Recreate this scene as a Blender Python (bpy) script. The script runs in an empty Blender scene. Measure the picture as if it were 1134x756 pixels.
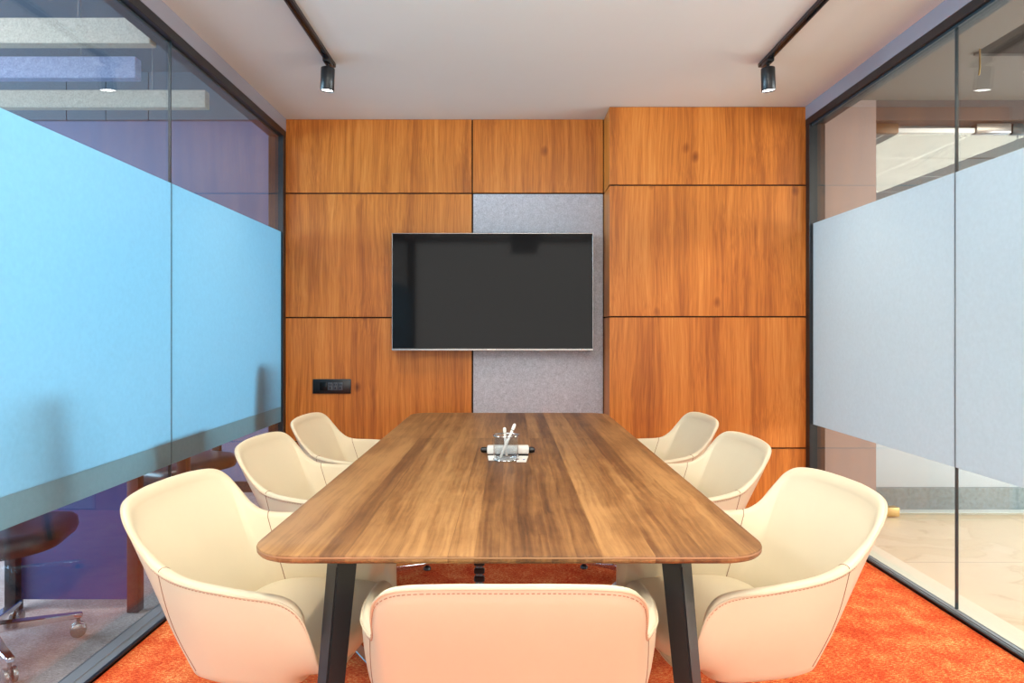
import bpy, bmesh, math, random
from mathutils import Vector, Matrix
random.seed(7)
PI = math.pi
sc = bpy.context.scene
COL = sc.collection

# ------------------------------------------------------------------ helpers
def link(name, bm, mat, parent=None, smooth=True, angle=35):
    me = bpy.data.meshes.new(name)
    bmesh.ops.recalc_face_normals(bm, faces=bm.faces[:])
    bm.to_mesh(me); bm.free()
    if isinstance(mat, (list, tuple)):
        for m in mat: me.materials.append(m)
    else:
        me.materials.append(mat)
    if smooth:
        for p in me.polygons: p.use_smooth = True
        try: me.set_sharp_from_angle(angle=math.radians(angle))
        except Exception: pass
    o = bpy.data.objects.new(name, me); COL.objects.link(o)
    if parent: o.parent = parent
    return o

def tag(o, label=None, cat=None, group=None, kind=None):
    if label: o['label'] = label
    if cat: o['category'] = cat
    if group: o['group'] = group
    if kind: o['kind'] = kind
    return o

def empty(name, loc=(0, 0, 0), rz=0, parent=None):
    o = bpy.data.objects.new(name, None); COL.objects.link(o)
    o.location = loc; o.rotation_euler = (0, 0, rz)
    o.empty_display_size = .05
    if parent: o.parent = parent
    return o

def copy_tree(o, parent=None):
    c = o.copy(); COL.objects.link(c)
    if parent: c.parent = parent
    for ch in [k for k in bpy.data.objects if k.parent == o]:
        copy_tree(ch, c)
    return c

def box(bm, lo, hi, bev=0, seg=2, M=None):
    r = bmesh.ops.create_cube(bm, size=1)
    vs = r['verts']
    c = [(a + b) / 2 for a, b in zip(lo, hi)]; s = [abs(b - a) for a, b in zip(lo, hi)]
    for v in vs: v.co = Vector((v.co.x * s[0] + c[0], v.co.y * s[1] + c[1], v.co.z * s[2] + c[2]))
    if bev > 0:
        es = list({e for v in vs for e in v.link_edges})
        g = bmesh.ops.bevel(bm, geom=es, offset=bev, segments=seg, affect='EDGES', profile=.5)
        vs = list({v for f in g['faces'] for v in f.verts} | {v for v in vs if v.is_valid})
    if M:
        for v in vs: v.co = M @ v.co
    return vs

def loft(bm, rings, closed=True, cap0=True, cap1=True):
    R = [[bm.verts.new(p) for p in ring] for ring in rings]
    n = len(R[0])
    for a, b in zip(R, R[1:]):
        for i in range(n if closed else n - 1):
            j = (i + 1) % n
            try: bm.faces.new((a[i], a[j], b[j], b[i]))
            except ValueError: pass
    if cap0: bm.faces.new(R[0][::-1])
    if cap1: bm.faces.new(R[-1])
    return R

def lathe(bm, prof, n=24, c=(0, 0, 0), M=None, cap0=True, cap1=True):
    rings = []
    for r, z in prof:
        ring = [Vector((r * math.cos(2 * PI * k / n), r * math.sin(2 * PI * k / n), z)) for k in range(n)]
        if M: ring = [M @ p for p in ring]
        rings.append([p + Vector(c) for p in ring])
    loft(bm, rings, True, cap0, cap1)

def tube(bm, pts, r, n=8, closed=False):
    pts = [Vector(p) for p in pts]; m = len(pts); rings = []
    up = None
    for i, p in enumerate(pts):
        a = pts[(i - 1) % m] if (closed or i > 0) else p
        b = pts[(i + 1) % m] if (closed or i < m - 1) else p
        t = (b - a).normalized()
        if up is None:
            up = Vector((0, 0, 1)) if abs(t.z) < .9 else Vector((1, 0, 0))
        s = t.cross(up)
        if s.length < 1e-4: s = t.cross(Vector((1, 0, 0)))
        s.normalize(); up = s.cross(t).normalized()
        rr = r[i] if isinstance(r, (list, tuple)) else r
        rings.append([p + s * rr * math.cos(2 * PI * k / n) + up * rr * math.sin(2 * PI * k / n) for k in range(n)])
    if closed: rings.append(rings[0])
    if closed:
        R = [[bm.verts.new(q) for q in ring] for ring in rings[:-1]]
        for i in range(m):
            A, B = R[i], R[(i + 1) % m]
            for k in range(n):
                bm.faces.new((A[k], A[(k + 1) % n], B[(k + 1) % n], B[k]))
    else:
        loft(bm, rings)

def rrect(hx, hy, r, seg=8, cx=0, cy=0):
    out = []
    for qx, qy, a0 in ((1, 1, 0), (-1, 1, PI / 2), (-1, -1, PI), (1, -1, 3 * PI / 2)):
        for k in range(seg + 1):
            a = a0 + PI / 2 * k / seg
            out.append((cx + qx * (hx - r) + r * math.cos(a), cy + qy * (hy - r) + r * math.sin(a)))
    return out

# ------------------------------------------------------------------ materials
def srgb(r, g, b):
    f = lambda c: (c / 255 / 12.92) if c / 255 <= .04045 else ((c / 255 + .055) / 1.055) ** 2.4
    return (f(r), f(g), f(b), 1)

def new_mat(name):
    m = bpy.data.materials.new(name); m.use_nodes = True
    nt = m.node_tree; nt.nodes.clear()
    out = nt.nodes.new('ShaderNodeOutputMaterial')
    return m, nt, out

def N(nt, t, **kw):
    n = nt.nodes.new(t)
    for k, v in kw.items():
        if k.startswith('_'): setattr(n, k[1:], v)
        else:
            key = k.replace('__', ' ')
            n.inputs[key].default_value = v
    return n

def principled(name, col, rough=.5, metal=0, spec=.5, coat=0, noise=0, nscale=60, bump=0, bscale=300):
    m, nt, out = new_mat(name)
    p = N(nt, 'ShaderNodeBsdfPrincipled'); L = nt.links.new
    p.inputs['Base Color'].default_value = col
    p.inputs['Roughness'].default_value = rough
    p.inputs['Metallic'].default_value = metal
    p.inputs['Specular IOR Level'].default_value = spec
    p.inputs['Coat Weight'].default_value = coat
    L(p.outputs[0], out.inputs[0])
    tc = N(nt, 'ShaderNodeTexCoord')
    if noise:
        nz = N(nt, 'ShaderNodeTexNoise'); nz.inputs['Scale'].default_value = nscale; nz.inputs['Detail'].default_value = 4
        L(tc.outputs['Object'], nz.inputs['Vector'])
        mx = N(nt, 'ShaderNodeMixRGB', _blend_type='MIX')
        mx.inputs[1].default_value = [c * (1 - noise) for c in col[:3]] + [1]
        mx.inputs[2].default_value = [min(1, c * (1 + noise)) for c in col[:3]] + [1]
        L(nz.outputs['Fac'], mx.inputs[0]); L(mx.outputs[0], p.inputs['Base Color'])
    if bump:
        nb = N(nt, 'ShaderNodeTexNoise'); nb.inputs['Scale'].default_value = bscale; nb.inputs['Detail'].default_value = 3
        L(tc.outputs['Object'], nb.inputs['Vector'])
        b = N(nt, 'ShaderNodeBump'); b.inputs['Strength'].default_value = bump; b.inputs['Distance'].default_value = .002
        L(nb.outputs['Fac'], b.inputs['Height']); L(b.outputs[0], p.inputs['Normal'])
    return m

def ramp(nt, stops):
    r = nt.nodes.new('ShaderNodeValToRGB'); e = r.color_ramp.elements
    while len(e) < len(stops): e.new(.5)
    for k, (p, c) in enumerate(stops): e[k].position = p; e[k].color = c
    return r

def wood_panel_mat():
    m, nt, out = new_mat('teak veneer'); L = nt.links.new
    tc = N(nt, 'ShaderNodeTexCoord'); oi = N(nt, 'ShaderNodeObjectInfo')
    mul = N(nt, 'ShaderNodeVectorMath', _operation='SCALE'); mul.inputs[0].default_value = (37, 11, 23)
    L(oi.outputs['Random'], mul.inputs['Scale'])
    add = N(nt, 'ShaderNodeVectorMath', _operation='ADD')
    L(tc.outputs['Object'], add.inputs[0]); L(mul.outputs[0], add.inputs[1])
    # slow sideways drift that bends the grain and makes cathedral figures
    drift = N(nt, 'ShaderNodeTexNoise'); drift.inputs['Scale'].default_value = 1.0; drift.inputs['Detail'].default_value = 2
    mp0 = N(nt, 'ShaderNodeMapping'); mp0.inputs['Scale'].default_value = (2.2, 2.2, .9)
    L(add.outputs[0], mp0.inputs[0]); L(mp0.outputs[0], drift.inputs['Vector'])
    sub = N(nt, 'ShaderNodeVectorMath', _operation='SUBTRACT'); sub.inputs[1].default_value = (.5, .5, .5)
    L(drift.outputs['Color'], sub.inputs[0])
    sc1 = N(nt, 'ShaderNodeVectorMath', _operation='SCALE'); sc1.inputs['Scale'].default_value = .09
    L(sub.outputs[0], sc1.inputs[0])
    vec = N(nt, 'ShaderNodeVectorMath', _operation='ADD'); L(add.outputs[0], vec.inputs[0]); L(sc1.outputs[0], vec.inputs[1])
    def band(sx, sz, det, rough=.5):
        mp = N(nt, 'ShaderNodeMapping'); mp.inputs['Scale'].default_value = (sx, sx, sz)
        nz = N(nt, 'ShaderNodeTexNoise'); nz.inputs['Scale'].default_value = 1; nz.inputs['Detail'].default_value = det
        nz.inputs['Roughness'].default_value = rough
        L(vec.outputs[0], mp.inputs[0]); L(mp.outputs[0], nz.inputs['Vector']); return nz.outputs['Fac']
    a = band(9, .5, 3); b = band(48, 1.2, 4, .6); c = band(260, 5, 2)
    m1 = N(nt, 'ShaderNodeMath', _operation='MULTIPLY'); m1.inputs[1].default_value = .40; L(a, m1.inputs[0])
    m2 = N(nt, 'ShaderNodeMath', _operation='MULTIPLY_ADD'); m2.inputs[1].default_value = .34; L(b, m2.inputs[0]); L(m1.outputs[0], m2.inputs[2])
    m3 = N(nt, 'ShaderNodeMath', _operation='MULTIPLY_ADD'); m3.inputs[1].default_value = .26; L(c, m3.inputs[0]); L(m2.outputs[0], m3.inputs[2])
    # knots
    mp = N(nt, 'ShaderNodeMapping'); mp.inputs['Scale'].default_value = (3.5, 3.5, 2.3)
    vo = N(nt, 'ShaderNodeTexVoronoi'); vo.inputs['Scale'].default_value = 1
    L(vec.outputs[0], mp.inputs[0]); L(mp.outputs[0], vo.inputs['Vector'])
    kr = N(nt, 'ShaderNodeMapRange'); kr.inputs['From Min'].default_value = .01; kr.inputs['From Max'].default_value = .10
    kr.inputs['To Min'].default_value = .20; kr.inputs['To Max'].default_value = 0
    L(vo.outputs['Distance'], kr.inputs['Value'])
    m4 = N(nt, 'ShaderNodeMath', _operation='SUBTRACT'); L(m3.outputs[0], m4.inputs[0]); L(kr.outputs[0], m4.inputs[1])
    r = ramp(nt, [(.22, srgb(96, 48, 18)), (.42, srgb(170, 96, 36)), (.52, srgb(200, 120, 48)), (.68, srgb(222, 148, 72))])
    L(m4.outputs[0], r.inputs[0])
    p = N(nt, 'ShaderNodeBsdfPrincipled'); p.inputs['Roughness'].default_value = .38
    p.inputs['Specular IOR Level'].default_value = .35
    L(r.outputs[0], p.inputs['Base Color']); L(p.outputs[0], out.inputs[0])
    return m

def table_mat():
    m, nt, out = new_mat('walnut plank top'); L = nt.links.new
    tc = N(nt, 'ShaderNodeTexCoord')
    mp = N(nt, 'ShaderNodeMapping'); mp.inputs['Rotation'].default_value = (0, 0, PI / 2); mp.inputs['Location'].default_value = (.3, .02, 0)
    L(tc.outputs['Object'], mp.inputs[0])
    def brick(w, h, off):
        br = N(nt, 'ShaderNodeTexBrick'); br.offset = off
        br.inputs['Scale'].default_value = 1; br.inputs['Mortar Size'].default_value = 0.0004
        br.inputs['Mortar Smooth'].default_value = .6
        br.inputs['Brick Width'].default_value = w; br.inputs['Row Height'].default_value = h
        br.inputs['Color1'].default_value = (0, 0, 0, 1); br.inputs['Color2'].default_value = (1, 1, 1, 1); br.inputs['Mortar'].default_value = (.3, .3, .3, 1)
        L(mp.outputs[0], br.inputs['Vector']); return br.outputs['Color']
    b1 = brick(7.0, .107, .31); b2 = brick(7.0, .053, .5)
    drift = N(nt, 'ShaderNodeTexNoise'); drift.inputs['Scale'].default_value = 2.2; drift.inputs['Detail'].default_value = 3
    L(tc.outputs['Object'], drift.inputs['Vector'])
    sc1 = N(nt, 'ShaderNodeVectorMath', _operation='SCALE'); sc1.inputs['Scale'].default_value = .05; L(drift.outputs['Color'], sc1.inputs[0])
    vec0 = N(nt, 'ShaderNodeVectorMath', _operation='ADD'); L(tc.outputs['Object'], vec0.inputs[0]); L(sc1.outputs[0], vec0.inputs[1])
    bs = N(nt, 'ShaderNodeVectorMath', _operation='SCALE'); bs.inputs['Scale'].default_value = 3.7; L(b1, bs.inputs[0])
    vec = N(nt, 'ShaderNodeVectorMath', _operation='ADD'); L(vec0.outputs[0], vec.inputs[0]); L(bs.outputs[0], vec.inputs[1])
    def band(sx, sy, det, rough=.5):
        q = N(nt, 'ShaderNodeMapping'); q.inputs['Scale'].default_value = (sx, sy, sx)
        nz = N(nt, 'ShaderNodeTexNoise'); nz.inputs['Scale'].default_value = 1; nz.inputs['Detail'].default_value = det
        nz.inputs['Roughness'].default_value = rough
        L(vec.outputs[0], q.inputs[0]); L(q.outputs[0], nz.inputs['Vector']); return nz.outputs['Fac']
    a = band(15, .55, 4, .6); c = band(100, 2.0, 3, .6); d = band(9, 4, 5, .7)
    acc = None
    for sock, w in ((b1, .08), (b2, .08), (a, .40), (c, .22), (d, .22)):
        q = N(nt, 'ShaderNodeMath', _operation='MULTIPLY_ADD'); q.inputs[1].default_value = w
        L(sock, q.inputs[0])
        if acc: L(acc, q.inputs[2])
        else: q.inputs[2].default_value = 0
        acc = q.outputs[0]
    r = ramp(nt, [(.35, srgb(76, 47, 27)), (.44, srgb(112, 74, 43)), (.51, srgb(140, 97, 57)), (.61, srgb(174, 128, 80))])
    L(acc, r.inputs[0])
    p = N(nt, 'ShaderNodeBsdfPrincipled'); p.inputs['Roughness'].default_value = .46; p.inputs['Specular IOR Level'].default_value = .35
    L(r.outputs[0], p.inputs['Base Color'])
    bp = N(nt, 'ShaderNodeBump'); bp.inputs['Strength'].default_value = .12; bp.inputs['Distance'].default_value = .001
    L(c, bp.inputs['Height']); L(bp.outputs[0], p.inputs['Normal'])
    L(p.outputs[0], out.inputs[0]); return m

def carpet_mat(name, stops, s1=9, s2=70, bump=.7):
    m, nt, out = new_mat(name); L = nt.links.new
    tc = N(nt, 'ShaderNodeTexCoord')
    def nz(s, d, vec=None, rough=.6):
        n = N(nt, 'ShaderNodeTexNoise'); n.inputs['Scale'].default_value = s; n.inputs['Detail'].default_value = d; n.inputs['Roughness'].default_value = rough
        L(vec or tc.outputs['Object'], n.inputs['Vector']); return n.outputs['Fac']
    mpx = N(nt, 'ShaderNodeMapping'); mpx.inputs['Scale'].default_value = (1, 2.6, 1); mpx.inputs['Rotation'].default_value = (0, 0, .12)
    L(tc.outputs['Object'], mpx.inputs[0])
    a = nz(s1, 4); b = nz(s2, 3, mpx.outputs[0]); c = nz(300, 2)
    m1 = N(nt, 'ShaderNodeMath', _operation='MULTIPLY'); m1.inputs[1].default_value = .22; L(a, m1.inputs[0])
    m2 = N(nt, 'ShaderNodeMath', _operation='MULTIPLY_ADD'); m2.inputs[1].default_value = .42; L(b, m2.inputs[0]); L(m1.outputs[0], m2.inputs[2])
    m3 = N(nt, 'ShaderNodeMath', _operation='MULTIPLY_ADD'); m3.inputs[1].default_value = .36; L(c, m3.inputs[0]); L(m2.outputs[0], m3.inputs[2])
    r = ramp(nt, stops); L(m3.outputs[0], r.inputs[0])
    p = N(nt, 'ShaderNodeBsdfPrincipled'); p.inputs['Roughness'].default_value = .95; p.inputs['Specular IOR Level'].default_value = .1
    p.inputs['Sheen Weight'].default_value = 0
    L(r.outputs[0], p.inputs['Base Color'])
    bp = N(nt, 'ShaderNodeBump'); bp.inputs['Strength'].default_value = bump; bp.inputs['Distance'].default_value = .006
    L(m3.outputs[0], bp.inputs['Height']); L(bp.outputs[0], p.inputs['Normal'])
    L(p.outputs[0], out.inputs[0]); return m

def glass_mat(name, tint, k=1.0):
    m, nt, out = new_mat(name); L = nt.links.new
    lw = N(nt, 'ShaderNodeLayerWeight'); lw.inputs['Blend'].default_value = .5
    pw = N(nt, 'ShaderNodeMath', _operation='POWER'); pw.inputs[1].default_value = 5; L(lw.outputs['Facing'], pw.inputs[0])
    ma = N(nt, 'ShaderNodeMath', _operation='MULTIPLY_ADD'); ma.inputs[1].default_value = .95 * k; ma.inputs[2].default_value = .045 * k
    L(pw.outputs[0], ma.inputs[0])
    tr = N(nt, 'ShaderNodeBsdfTransparent'); tr.inputs[0].default_value = tint
    gl = N(nt, 'ShaderNodeBsdfGlossy'); gl.inputs['Roughness'].default_value = .0; gl.inputs['Color'].default_value = (1, 1, 1, 1)
    mx = N(nt, 'ShaderNodeMixShader'); L(ma.outputs[0], mx.inputs[0]); L(tr.outputs[0], mx.inputs[1]); L(gl.outputs[0], mx.inputs[2])
    L(mx.outputs[0], out.inputs[0]); return m

def film_mat(name, dcol, tcol, mixf=.6, gloss=.06):
    m, nt, out = new_mat(name); L = nt.links.new
    tc = N(nt, 'ShaderNodeTexCoord')
    nz = N(nt, 'ShaderNodeTexNoise'); nz.inputs['Scale'].default_value = 60; nz.inputs['Detail'].default_value = 4; L(tc.outputs['Object'], nz.inputs['Vector'])
    mr = N(nt, 'ShaderNodeMapRange'); mr.inputs['To Min'].default_value = .92; mr.inputs['To Max'].default_value = 1.06; L(nz.outputs['Fac'], mr.inputs['Value'])
    def tinted(c):
        v = N(nt, 'ShaderNodeVectorMath', _operation='SCALE'); v.inputs[0].default_value = c[:3]; L(mr.outputs[0], v.inputs['Scale']); return v.outputs[0]
    d = N(nt, 'ShaderNodeBsdfDiffuse'); t = N(nt, 'ShaderNodeBsdfTranslucent')
    L(tinted(dcol), d.inputs[0]); L(tinted(tcol), t.inputs[0])
    mx = N(nt, 'ShaderNodeMixShader'); mx.inputs[0].default_value = mixf; L(d.outputs[0], mx.inputs[1]); L(t.outputs[0], mx.inputs[2])
    g = N(nt, 'ShaderNodeBsdfGlossy'); g.inputs['Roughness'].default_value = .25
    m2 = N(nt, 'ShaderNodeMixShader'); m2.inputs[0].default_value = gloss; L(mx.outputs[0], m2.inputs[1]); L(g.outputs[0], m2.inputs[2])
    L(m2.outputs[0], out.inputs[0]); return m

def emit_mat(name, col, s):
    m, nt, out = new_mat(name)
    e = N(nt, 'ShaderNodeEmission'); e.inputs[0].default_value = col; e.inputs[1].default_value = s
    nt.links.new(e.outputs[0], out.inputs[0]); return m

def felt_mat(name, c0, c1, s=120):
    m = carpet_mat(name, [(.35, c0), (.62, c1)], s1=30, s2=s, bump=.4)
    return m

def marble_mat():
    m, nt, out = new_mat('cream marble'); L = nt.links.new
    tc = N(nt, 'ShaderNodeTexCoord')
    nz = N(nt, 'ShaderNodeTexNoise'); nz.inputs['Scale'].default_value = 1.6; nz.inputs['Detail'].default_value = 8; nz.inputs['Distortion'].default_value = 1.6
    L(tc.outputs['Object'], nz.inputs['Vector'])
    r = ramp(nt, [(.40, srgb(226, 206, 172)), (.485, srgb(224, 204, 170)), (.5, srgb(214, 192, 156)), (.515, srgb(228, 208, 176)), (.7, srgb(234, 216, 186))])
    L(nz.outputs['Fac'], r.inputs[0])
    br = N(nt, 'ShaderNodeTexBrick'); br.offset = 0; br.inputs['Scale'].default_value = 1
    br.inputs['Brick Width'].default_value = 1.2; br.inputs['Row Height'].default_value = .8; br.inputs['Mortar Size'].default_value = .003
    br.inputs['Color1'].default_value = (1, 1, 1, 1); br.inputs['Color2'].default_value = (.97, .97, .97, 1); br.inputs['Mortar'].default_value = (.6, .55, .5, 1)
    mpx = N(nt, 'ShaderNodeMapping'); mpx.inputs['Location'].default_value = (.35, -.2, 0)
    L(tc.outputs['Object'], mpx.inputs[0]); L(mpx.outputs[0], br.inputs['Vector'])
    mx = N(nt, 'ShaderNodeMixRGB', _blend_type='MULTIPLY'); mx.inputs[0].default_value = 1
    L(r.outputs[0], mx.inputs[1]); L(br.outputs['Color'], mx.inputs[2])
    p = N(nt, 'ShaderNodeBsdfPrincipled'); p.inputs['Roughness'].default_value = .35
    L(mx.outputs[0], p.inputs['Base Color']); L(p.outputs[0], out.inputs[0]); return m

def tiles_mat():
    m, nt, out = new_mat('mineral ceiling tile'); L = nt.links.new
    tc = N(nt, 'ShaderNodeTexCoord')
    mpx = N(nt, 'ShaderNodeMapping'); mpx.inputs['Location'].default_value = (-2.56, -4.44, 0); L(tc.outputs['Object'], mpx.inputs[0])
    br = N(nt, 'ShaderNodeTexBrick'); br.offset = 0; br.inputs['Scale'].default_value = 1
    br.inputs['Brick Width'].default_value = .6; br.inputs['Row Height'].default_value = .6; br.inputs['Mortar Size'].default_value = .008
    br.inputs['Color1'].default_value = srgb(112, 119, 121); br.inputs['Color2'].default_value = srgb(106, 113, 116); br.inputs['Mortar'].default_value = srgb(184, 186, 184)
    L(mpx.outputs[0], br.inputs['Vector'])
    p = N(nt, 'ShaderNodeBsdfPrincipled'); p.inputs['Roughness'].default_value = .9
    L(br.outputs['Color'], p.inputs['Base Color']); L(p.outputs[0], out.inputs[0]); return m

M_WOOD = wood_panel_mat(); M_TABLE = table_mat()
M_CARPET = carpet_mat('orange carpet', [(.36, srgb(160, 34, 20)), (.46, srgb(214, 74, 38)), (.53, srgb(232, 112, 58)), (.61, srgb(248, 190, 120))])
M_GREYCARPET = carpet_mat('grey carpet', [(.35, srgb(140, 118, 116)), (.65, srgb(206, 190, 186))])
M_FELT = felt_mat('grey felt', srgb(158, 160, 168), srgb(212, 214, 222))
M_BAFFLE = felt_mat('baffle felt', srgb(150, 146, 136), srgb(196, 192, 180))
M_CEIL = principled('ceiling paint', srgb(212, 218, 215), .9, noise=.02, nscale=3)
M_BULK = principled('grey painted bulkhead', srgb(138, 138, 150), .35, spec=.8)
M_BLACK = principled('black powder coat', srgb(24, 26, 30), .35, spec=.5)
M_TRACKGREY = principled('grey anodised track', srgb(130, 136, 142), .4, metal=.3)
M_LEATHER = principled('cream leather', srgb(224, 211, 182), .42, spec=.4, noise=.03, nscale=8, bump=.12, bscale=500)
M_SEAM = principled('tan thread', srgb(150, 108, 80), .8)
M_STITCH = principled('rose thread', srgb(196, 150, 122), .8)
M_PIPE = principled('cream piping', srgb(216, 198, 168), .5)
M_CHROME = principled('chrome', (.75, .75, .77, 1), .08, metal=1)
M_BLKPL = principled('black plastic', srgb(18, 18, 20), .3)
M_SCREEN = principled('black screen glass', (.006, .006, .007, 1), .06, spec=.16)
M_BEZEL = principled('dark bezel', srgb(30, 30, 32), .3, metal=.3)
M_SILVER = principled('silver trim', srgb(150, 148, 146), .25, metal=.8)
M_GROOVE = principled('dark backing', srgb(40, 20, 10), .9)
M_GLASS = glass_mat('clear glass', (.93, .965, .97, 1))
M_JOINT = principled('dark joint', srgb(40, 56, 64), .3)
M_FILML = film_mat('frosted film', srgb(150, 184, 196), srgb(188, 222, 232), .72)
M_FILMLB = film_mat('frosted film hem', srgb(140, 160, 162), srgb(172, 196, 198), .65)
M_FILMR = film_mat('frosted film grey', srgb(188, 202, 210), srgb(206, 218, 228), .68)
M_SPOT = emit_mat('lamp face', (1, .96, .9, 1), 14)
M_WHITE = principled('white plastic', srgb(240, 238, 232), .4)
M_WHITEP = principled('white paint', srgb(238, 238, 236), .8)
M_MARBLE = marble_mat(); M_TILES = tiles_mat()
M_CORR = principled('taupe wall paint', srgb(156, 138, 134), .7)
M_CORRC = principled('brown grey ceiling', srgb(112, 104, 99), .8)
M_HEAD = principled('brown header paint', srgb(84, 70, 67), .8)
M_GRANITE = principled('blue grey granite', srgb(120, 136, 144), .6, noise=.5, nscale=45)
M_LROOMW = principled('lavender grey wall', srgb(106, 110, 136), .8)
M_LROOMB = principled('slate bulkhead', srgb(92, 96, 106), .8)
M_NAVY = principled('navy laminate', srgb(56, 70, 124), .3, spec=.5)
M_REDWOOD = principled('dark cherry wood', srgb(92, 44, 38), .4, noise=.2, nscale=20)
M_BLKLEATHER = principled('black leather', srgb(40, 36, 40), .3, bump=.1)
M_BRASS = principled('satin brass', srgb(196, 164, 110), .35, metal=.7)
M_BRONZE = principled('bronze cover', srgb(96, 74, 56), .4, metal=.4)
M_REAR = principled('rear wall paint', srgb(110, 98, 88), .85)
M_DARKCEIL = principled('dark ceiling void', srgb(62, 54, 50), .9)
M_INK = principled('blue ink print', srgb(60, 80, 170), .5)
M_CLEAR = glass_mat('drinking glass', (.93, .96, .98, 1), 1.6)

# ------------------------------------------------------------------ geometry constants
XL, XR = -1.507, 1.889          # room faces of the two glass partitions
GL, GR = -1.530, 1.920          # glass planes
YB, YP = 4.39, 4.147            # back wall, projecting bay
XP = .639                       # edge of the projecting bay
H = 2.64
YR = -1.6                       # rear wall

def struct(name, bm, m, parent=None, smooth=False):
    o = link(name, bm, m, parent, smooth=smooth)
    if parent is None: o['kind'] = 'structure'
    return o
def sbox(name, lo, hi, m, parent=None, bev=0):
    bm = bmesh.new(); box(bm, lo, hi, bev); return struct(name, bm, m, parent, smooth=bev > 0)

# ---- floor, ceiling, rear wall
sbox('floor', (-1.54, YR, -.10), (1.93, YB + .1, 0), M_CARPET)
sbox('ceiling', (XL - .02, YR, H), (XR + .02, YB + .1, H + .12), M_CEIL)
sbox('wall_rear', (-1.7, YR - .12, 0), (2.1, YR, H + .1), M_REAR)

# ---- back wall with its cladding
back = empty('wall_back', (0, YB, 0)); back['kind'] = 'structure'
bay = empty('wall_bay', (0, YB, 0)); bay['kind'] = 'structure'
def bchild(name, lo, hi, m, bev=0.0015):
    bm = bmesh.new(); box(bm, [lo[0], lo[1] - YB, lo[2]], [hi[0], hi[1] - YB, hi[2]], bev, 1)
    return link(name, bm, m, bay if lo[0] >= XP else back, smooth=False)
bchild('backing_wall', (-1.60, YB + .012, 0), (XP + .02, YB + .14, H + .05), M_GROOVE, 0)
bchild('bay_core', (XP + .012, YP + .012, 0), (2.0, YB + .14, H + .05), M_GROOVE, 0)
g = .0045
zs = [0.0, .462, 1.300, 2.139, H]
rows = [(zs[i] + g, zs[i + 1] - g) for i in range(4)]
rows[3] = (rows[3][0], H - .002)
XS = -.25
for i, (a, b) in enumerate(rows):
    bchild('wood_panel', (XL - .08, YB, a - (.012 if i in (1, 2) and False else 0)), (XS - g, YB + .018, b), M_WOOD)
bchild('wood_panel', (XS + g, YB, rows[3][0]), (XP - .006, YB + .018, rows[3][1]), M_WOOD)
bchild('felt_panel', (XS + g + .002, YB + .003, .01), (XP - .006, YB + .018, 2.139 - g), M_FELT)['label'] = 'pale grey felt panel'
for a, b in rows:
    bchild('wood_panel', (XP, YP, a), (XR + .05, YP + .018, b), M_WOOD)
    bchild('side_panel', (XP, YP + .0185, a), (XP + .016, YB + .012, b), M_WOOD)

# ---- glass partitions
def partition(name, xin, xg, sgn, seams, yend, film, fz, stripe):
    """xin room face, xg glass plane, sgn +1 outward for the right wall, -1 for the left"""
    w = empty(name, (xg, 0, 0)); w['kind'] = 'structure'
    def pb(nm, x0, x1, y0, y1, z0, z1, m, bev=0, parent=w):
        bm = bmesh.new(); box(bm, (min(x0, x1) - xg, y0, z0), (max(x0, x1) - xg, y1, z1), bev, 1)
        return link(nm, bm, m, parent, smooth=False)
    xo = xin + sgn * .10
    pb('bulkhead', xin, xo, YR, yend, 2.556, H + .05, M_BULK)
    pb('top_rail', xin, xo, YR, yend, 2.512, 2.556, M_BLACK, .002)
    pb('rail_gasket', xg - .016, xg - .008, YR, yend - .05, 2.500, 2.512, M_JOINT)
    pb('end_post', xin + sgn*.001, xo, yend - .055, yend - .001, .0, 2.512, M_BLACK, .002)
    xi = -1.425 if sgn < 0 else 1.868
    pb('floor_track', xi, xg + sgn * .004, YR, yend - .055, 0, .014, M_TRACKGREY, .003)
    pb('track_lip', xi, xi + sgn * .016, YR, yend - .055, .001, .017, M_BLACK, .002)
    pb('track_rib', xi + sgn*.02 + sgn*(.03 if sgn<0 else .006), xi + sgn*.02+sgn * (.036 if sgn<0 else .012), YR, yend - .055, .012, .0175, M_TRACKGREY, .001)
    ys = [yend - .03] + seams
    for a, b in zip(ys, ys[1:]):
        p = pb('glass_pane', xg - .005, xg + .005, b + .003, a - .003, .014, 2.515, M_GLASS)
        xf0, xf1 = (xg - sgn * .0075, xg - sgn * .0055)
        z0, z1 = fz
        f = pb('frosted_film', xf0, xf1, b + .004, a - .004, z0 + stripe, z1, film, parent=p)
        if stripe: pb('film_stripe', xf0, xf1, b + .004, a - .004 , z0, z0 + stripe, M_FILMLB, parent=p)['label'] = 'darker lower stripe of frosted film'  # darker, less translucent strip along the lower edge of the film
    for s in seams[:-1]:
        pb('pane_joint', xg - .006, xg + .006, s - .003, s + .003, .014, 2.512, M_JOINT)
    return w
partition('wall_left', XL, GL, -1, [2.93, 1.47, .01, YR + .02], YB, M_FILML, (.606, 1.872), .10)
partition('wall_right', XR, GR, 1, [2.79, 1.43, .07, YR + .02], YP, M_FILMR, (.622, 1.886), 0)

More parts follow.
